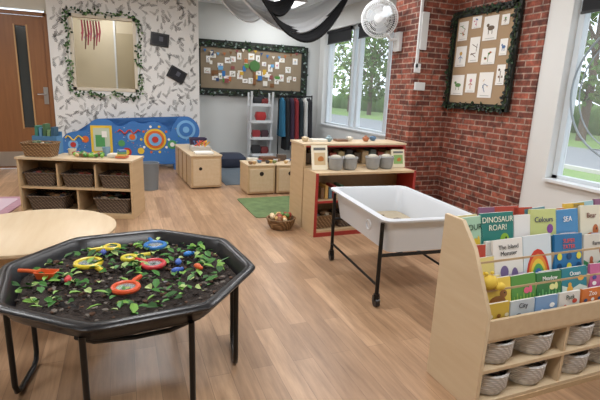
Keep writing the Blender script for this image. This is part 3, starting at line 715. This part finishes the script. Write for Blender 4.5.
# ------------------------------------------------------------------ wall fan
b=B()
fc=Vector((2.86,4.88,2.17)); ax=Vector((-.62,-.75,-.12)).normalized()
Q=Vector((0,0,1)).rotation_difference(ax).to_matrix().to_4x4()
T=Matrix.Translation(fc)@Q
for (r_,zo) in ((.21,0),(.19,.03),(.15,.055),(.10,.07),(.19,-.03),(.15,-.055),(.10,-.07)): b.torus(T@Vector((0,0,zo)),r_,.003 if r_<.2 else .009,plastic_w,Q,36,5)
for k in range(48):
    a=2*math.pi*k/48; c,s_=math.cos(a),math.sin(a)
    for sg in (1,-1): b.tube([T@Vector((c*r_,s_*r_,sg*z)) for r_,z in ((.04,.075),(.1,.07),(.15,.055),(.19,.03),(.21,0))],.0022,plastic_w,4)
b.lathe([(.001,.085),(.045,.08),(.045,.07)],fc,plastic_w,20,Q,cap0=False)
for k in range(3):
    a0=2*math.pi*k/3
    V=[]
    for (r_,da,z) in ((.03,-.35,.02),(.10,-.5,.025),(.165,-.35,.02),(.175,.25,-.01),(.14,.6,-.025),(.03,.45,-.02)):
        V.append(T@Vector((r_*math.cos(a0+da),r_*math.sin(a0+da),z)))
    b.poly(V,mat('fan_blade','#C9D2D8',.3))
b.lathe([(.045,-.16),(.06,-.14),(.06,-.07),(.035,-.03),(.03,.03)],fc,plastic_w,20,Q,cap1=True)
e=fc-ax*.12
b.tube([e,e+Vector((.05,.0,-.14)),Vector((3.02,4.86,1.95)),Vector((3.12,4.84,1.95))],.02,plastic_w)
b.box((3.11,4.84,1.93),(.045,.12,.22),plastic_w,bev=.01)
b.done('wall_fan')
b=B(); b.box((3.15,4.478,2.05),(.03,.018,.85),plastic_w); b.box((3.22,4.478,1.42),(.14,.018,.09),plastic_w,bev=.006); b.box((3.165,4.478,1.62),(.08,.018,.1),plastic_w,bev=.005)
b.box((3.20,4.47,2.02),(.09,.034,.40),mat('white_box','#D2D4D4',.4),bev=.006)
b.done('cable_trunking')
# ------------------------------------------------------------------ book display unit
b=B(); Wd=1.18; prof=[(0,0),(0,.80),(-.11,.80),(-.20,.70),(-.32,.46),(-.32,0)]
def side(x): b.prism([(p[0],p[1]) for p in prof],.02,Matrix(((0,0,1,x),(1,0,0,0),(0,1,0,0),(0,0,0,1))),birch2)
side(0); side(Wd-.02)
for z in (.035,.19,.335): b.box((Wd/2,-.16,z),(Wd-.04,.31,.018),birch2)
b.box((.50,-.16,.18),(.018,.3,.3),birch2)
b.box((Wd/2,-.312,.385),(Wd-.041,.014,.09),birch2); b.box((Wd/2,-.27,.355),(Wd-.04,.09,.012),birch)
b.box((Wd/2,-.232,.44),(Wd-.04,.012,.17),birch); b.box((Wd/2,-.2,.46),(Wd-.04,.08,.012),birch)
b.box((Wd/2,-.155,.52),(Wd-.04,.012,.2),birch); b.box((Wd/2,-.1,.55),(Wd-.04,.1,.012),birch)
b.box((Wd/2,-.01,.38),(Wd-.04,.014,.76),birch2); b.box((Wd/2,-.31,.012),(Wd-.04,.014,.03),birch)
bs=b.done('book_display_unit',(1.325,1.56,0),0,bev=.0015)
bk=B(); titles=[]
def cm(c): return mat('cv_'+c,c,.35)
def book(x,y,z,w,h,c,c2,c3,style,title=None,tcol='#FFFFFF',tilt=12,t=.012,tz=.8,ts=.03,roll=0):
    Mr=RX(-tilt)@RY(roll); M=Matrix.Translation((x,y,z))@Mr
    bk.box(M@Vector((0,0,h/2)),(w,t,h),cm(c),Mr)
    bk.box(M@Vector((0,.0005,h/2)),(w-.004,t*.7,h+.001),paper,Mr)
    D=[-t/2-.0005]
    def P(pts,m): 
        D[0]-=.0003; bk.poly([M@Vector((u*w,D[0],v*h)) for (u,v) in pts],m)
    def E(u,v,ru,rv,m,n=14,a0=0,a1=2*math.pi): P([(u+ru*math.cos(a0+(a1-a0)*k/n),v+rv*math.sin(a0+(a1-a0)*k/n)) for k in range(n)],m)
    A,Bc=cm(c2),cm(c3)
    if style=='hill':
        P([(-.5,0),(.5,0),(.5,.3),(.2,.42),(-.1,.3),(-.5,.45)],A); E(.25,.62,.12,.09,Bc); E(-.2,.28,.12,.14,Bc); E(-.2,.45,.07,.07,Bc)
    elif style=='animal':
        E(0,.3,.3,.16,A); E(.22,.5,.14,.12,A); P([(-.25,.05),(-.17,.05),(-.17,.3),(-.25,.3)],A); P([(.12,.05),(.2,.05),(.2,.3),(.12,.3)],A); E(.26,.53,.03,.025,cm('#202020'),8); P([(-.5,0),(.5,0),(.5,.06),(-.5,.06)],Bc)
    elif style=='rainbow':
        for k,q in enumerate(('#D0402F','#E8923A','#EED04A','#5AA85A','#4A7AC0','#F0EEE8')): E(0,.12,.44-.065*k,.62-.09*k,cm(q),20)
    elif style=='dots':
        for k in range(9): E(-.35+.35*(k%3)+.02,.15+.2*(k//3),.09,.07,A if k%2 else Bc)
    elif style=='face':
        E(0,.38,.3,.26,A); E(-.1,.44,.05,.05,paper,10); E(.1,.44,.05,.05,paper,10); E(-.1,.44,.02,.02,cm('#202020'),8); E(.1,.44,.02,.02,cm('#202020'),8); P([(-.15,.26),(.15,.26),(.08,.2),(-.08,.2)],Bc)
    elif style=='band':
        P([(-.5,.1),(.5,.1),(.5,.35),(-.5,.35)],A); E(-.15,.4,.14,.12,Bc); E(.2,.3,.12,.16,Bc)
    elif style=='leafy':
        for k in range(7): u=-.4+.13*k; P([(u-.05,0),(u+.05,0),(u+.02,.35+.1*(k%2)),(u-.02,.35+.1*(k%2))],A)
        E(.1,.5,.12,.1,Bc); E(.26,.52,.07,.12,Bc)
    if title: titles.append((title,ts,M@Matrix.Translation((0,-t/2-.004,h*tz))@RX(90),tcol))
pool=['#5A8A9A','#C87A4A','#7A9A5A','#D8C890','#8A5A7A','#3A6A9A','#E0E0DC','#B84A3A','#4A7A5A','#E0B84A','#6A6A9A','#9AC0C8']
stl=['hill','animal','dots','face','band','leafy']
for (yr,zr,hr,n) in ((-.075,.56,.25,9),(-.165,.468,.22,9),(-.235,.43,.13,8)):
    for i in range(n): book(.09+i*(1.0/n)+random.uniform(-.02,.02),yr,zr,random.uniform(.1,.16),hr+random.uniform(-.02,.02),*random.sample(pool,3),random.choice(stl),roll=random.uniform(-3,3))
top=[(.10,.11,.24,'#A7CDB4','#4E8A5A','#E0C040','leafy','YOUR','#2A4A38'),(.235,.19,.25,'#2E7F78','#8CB83A','#E07A2C','animal','DINOSAUR\nROAR!','#F2F2E0'),(.385,.10,.23,'#E8E8E6','#A8B8C8','#8090A0','band',None,None),(.515,.17,.25,'#C8D28A','#5A8A3A','#8A4A9A','hill','Colours','#3A3A6A'),(.68,.15,.24,'#4F90C4','#F0EFEA','#D03A30','band','SEA','#FFFFFF'),(.84,.15,.25,'#E4E0CC','#C07040','#508050','animal','Bear','#703020'),(1.02,.15,.24,'#E59A3A','#FFFFFF','#A03030','face','FOX','#FFFFFF')]
for (x,w,h,c,ba,sp,st,ti,tc) in top: book(x,-.11,.56,w,h,c,ba,sp,st,ti,tc or '#FFFFFF',ts=.036,roll=random.uniform(-2,2))
row2=[(.10,.13,.17,'#E3D48A','#E8C22A','#7A5A2A','face',None,None),(.245,.17,.24,'#EDEBE7','#C8C0D8','#7A6A9A','band','The Island\nMonster','#1A1A1A'),(.42,.17,.245,'#D8E4EC','#E24A3A','#F2C53A','rainbow',None,None),(.61,.18,.235,'#2F78AE','#1F4E7A','#E8E04A','dots','SUPER\nTATER','#E85A4A'),(.80,.17,.22,'#D9D6CC','#3A8A5A','#B05A3A','hill','Farm','#303030'),(.99,.17,.22,'#7A4A9A','#E8C43A','#FFFFFF','face','Moon','#FFFFFF')]
for (x,w,h,c,ba,sp,st,ti,tc) in row2: book(x,-.185,.468,w,h,c,ba,sp,st,ti,tc or '#FFFFFF',ts=.028,roll=random.uniform(-2,2))
row3=[(.12,.15,.14,'#E8CC5A','#9A6A3A','#E07030','animal',None,None),(.27,.14,.14,'#5E9A4A','#9AC060','#E86A8A','leafy',None,None),(.42,.15,.135,'#3F7F4A','#7FC07A','#E8E8A0','leafy','Meadow','#FFFFFF'),(.58,.16,.14,'#2E8798','#D8E8E0','#E8B04A','hill','Ocean','#FFFFFF'),(.76,.16,.14,'#C86A9A','#FFFFFF','#5050A0','dots',None,None),(.94,.16,.14,'#6AA04A','#FFFFFF','#A05050','face',None,None)]
for (x,w,h,c,ba,sp,st,ti,tc) in row3: book(x,-.25,.43,w,h,c,ba,sp,st,ti,tc or '#FFFFFF',ts=.026,roll=random.uniform(-2,2))
row4=[(.09,.12,.12,'#CDB048','#8A5A2A','#E8E0C0','dots',None,None),(.225,.135,.115,'#C3CED6','#5F7F9A','#38506A','band','City','#2A2A3A'),(.365,.13,.115,'#7FA4D0','#E8E8EC','#FFFFFF','hill',None,None),(.505,.13,.115,'#E0DEDA','#6AA050','#C84A3A','hill','Park','#1E3A2A'),(.65,.13,.115,'#D87A3A','#FFFFFF','#3A5A8A','dots','Zoo','#FFFFFF'),(.8,.13,.115,'#5A9AA8','#FFFFFF','#E8C04A','hill','Beach','#FFFFFF'),(.96,.13,.12,'#A83A5A','#FFFFFF','#E8C04A','band','Shop','#FFFFFF')]
for (x,w,h,c,ba,sp,st,ti,tc) in row4: book(x,-.288,.364,w,h,c,ba,sp,st,ti,tc or '#FFFFFF',tilt=6,ts=.03,tz=.8)
gf=mat('giraffe','#DDBE48',.7)
bk.sph((.07,-.235,.56),.033,gf,(1.3,.9,1)); bk.sph((.11,-.255,.545),.02,gf,(1.3,1,.9)); bk.sph((.05,-.235,.6),.008,gf); bk.sph((.08,-.235,.6),.008,gf)
bko=bk.done('picture_books',parent=bs)
for (ti,ts,M,tc) in titles: text(ti,ts,M,mat('ink_'+tc,tc,.5),bs)
b=B()
for (x,z,m_) in ((.14,.2,rope),(.37,.2,rope),(.14,.046,rope),(.36,.046,rope),(.63,.2,rope),(.85,.2,rope),(.64,.046,rope),(.88,.046,rope)):
    b.lathe([(.08,0),(.098,.03),(.102,.1),(.094,.1),(.08,.02)],(x,-.215,z),m_,24,cap1=True); b.torus((x,-.215,z+.1),.098,.006,m_,None,24,6)
    fill(b,(x,-.215,z+.09),.1,.1,8,['#5A4A50','#A89A8A','#7A5A8A','#C8C0B8'],.025)
b.done('rope_baskets',parent=bs)
# ------------------------------------------------------------------ outdoors
b=B(); b.box((30,15,-.35),(52,110,.1),mat('grass','#6E8A4A',.9,var=.2,scale=2)); b.done('ground_grass')
b=B(); b.box((6.5,15,-.29),(5,110,.04),mat('paving','#A9A8A4',.85,var=.06,scale=3)); b.done('pavement')
b=B(); b.box((13,15,-.28),(5,110,.03),mat('asphalt','#7E8286',.85,var=.1,scale=4)); b.box((10.4,15,-.26),(.15,110,.1),mat('kerb','#C2C0BA',.8)); b.done('road')
def tree(x,y,h,s,c,n=700):
    b=B(); tm=mat('trunk','#5B4E42',.9,bump=.5,scale=15)
    b.tube([(0,0,0),(.05,0,h*.3),(-.03,.05,h*.6),(.05,0,h*.85)],[.2,.15,.1,.04],tm,10)
    for k in range(10):
        a=k*.9; b.tube([(0,0,h*(.3+.05*k)),(math.cos(a)*s*.5,math.sin(a)*s*.5,h*(.45+.06*k)),(math.cos(a)*s*.9,math.sin(a)*s*.9,h*(.55+.06*k))],[.07,.04,.012],tm,6)
    fm=mat('foliage_'+c,c,.8,var=.35,scale=6)
    for k in range(n):
        a=random.uniform(0,6.28); u=random.uniform(-1,1); r_=s*random.uniform(.3,1)*math.sqrt(1-u*u); p=Vector((r_*math.cos(a),r_*math.sin(a),h*.6+u*h*.42))
        b.leaf(p,(random.uniform(-1,1),random.uniform(-1,1),random.uniform(-1,1)),(random.uniform(-1,1),random.uniform(-1,1),1),.42,.32,fm)
    b.done('tree',(x,y,-.3))
cs=['#5E7F3E','#6E8A48','#56743A','#7F9A58']
for i,(x,y) in enumerate(((19,5),(20,9.5),(18.8,14),(20,18.5),(19,23),(20.5,28),(19,33),(20,38.5),(19.5,44),(20,0))): tree(x,y,6.5+1.3*(i%3),2.4+.3*(i%2),cs[i%4])
b=B(); hm=mat('hedge_green','#4C6A34',.9,var=.4,scale=5,bump=.6)
for i in range(52): b.sph((random.uniform(-.2,.2),i*1.3-16,.5),.95,hm,(1,1,random.uniform(.9,1.4)))
b.done('hedge',(24,4,-.3))
# ------------------------------------------------------------------ lights
w=bpy.data.worlds.new('World'); scene.world=w; w.use_nodes=True
nt=w.node_tree; bg=nt.nodes['Background']
sky=nt.nodes.new('ShaderNodeTexSky'); sky.sky_type='HOSEK_WILKIE'; sky.turbidity=6; sky.sun_direction=(0.3,-0.5,0.8)
mx=nt.nodes.new('ShaderNodeMix'); mx.data_type='RGBA'; mx.inputs[0].default_value=.75; mx.inputs[7].default_value=(.82,.91,1,1)
nt.links.new(sky.outputs[0],mx.inputs[6]); nt.links.new(mx.outputs[2],bg.inputs['Color']); bg.inputs['Strength'].default_value=2.6
def ceil_light(x,y,p=21):
    b=B(); b.box((0,0,0),(.62,.62,.02),plastic_w); b.box((0,0,-.012),(.56,.56,.006),mat('panel_glow','#FFFFFF',.5,emit=2.0)); o=b.done('ceiling_light',(x,y,2.735))
    l=bpy.data.lights.new('light_panel','AREA'); l.shape='SQUARE'; l.size=.56; l.energy=p*1.06; l.color=(.975,.985,1)
    lo=bpy.data.objects.new('lamp',l); scene.collection.objects.link(lo); lo.parent=o; lo.location=(0,0,-.03)
for (x,y,p) in ((-2,0.5,22),(.4,0.5,27),(2.5,0.5,24),(-2,3.2,23),(.2,3.4,27),(2.3,3.0,24),(-2,6,26),(.2,5.9,29),(2.2,4.9,24),(2.6,7.6,20)): ceil_light(x,y,p)
l=bpy.data.lights.new('hatch_lamp','POINT'); l.energy=10; l.shadow_soft_size=.15; lo=bpy.data.objects.new('hatch_room_lamp',l); scene.collection.objects.link(lo); lo.location=(-.2,WY+.8,2.4)
l=bpy.data.lights.new('sun','SUN'); l.energy=2.2; l.angle=.2; lo=bpy.data.objects.new('sun_light',l); scene.collection.objects.link(lo); lo.rotation_euler=(rad(25),rad(-25),0)
# ------------------------------------------------------------------ camera
yaw=rad(21.8); p=rad(13.5); th=rad(2.3)
F=Vector((math.sin(yaw)*math.cos(p),math.cos(yaw)*math.cos(p),-math.sin(p)))
r0=Vector((math.cos(yaw),-math.sin(yaw),0)); u0=r0.cross(F)
R=r0*math.cos(th)+u0*math.sin(th); U_=u0*math.cos(th)-r0*math.sin(th)
cam=bpy.data.cameras.new('camera'); cam.sensor_width=36; cam.lens=26.9; co=bpy.data.objects.new('camera',cam); scene.collection.objects.link(co)
Mx=Matrix((R,U_,-F)).transposed().to_4x4(); Mx.translation=Vector((0,0,1.3)); co.matrix_world=Mx
scene.camera=co
scene.view_settings.view_transform='Standard'
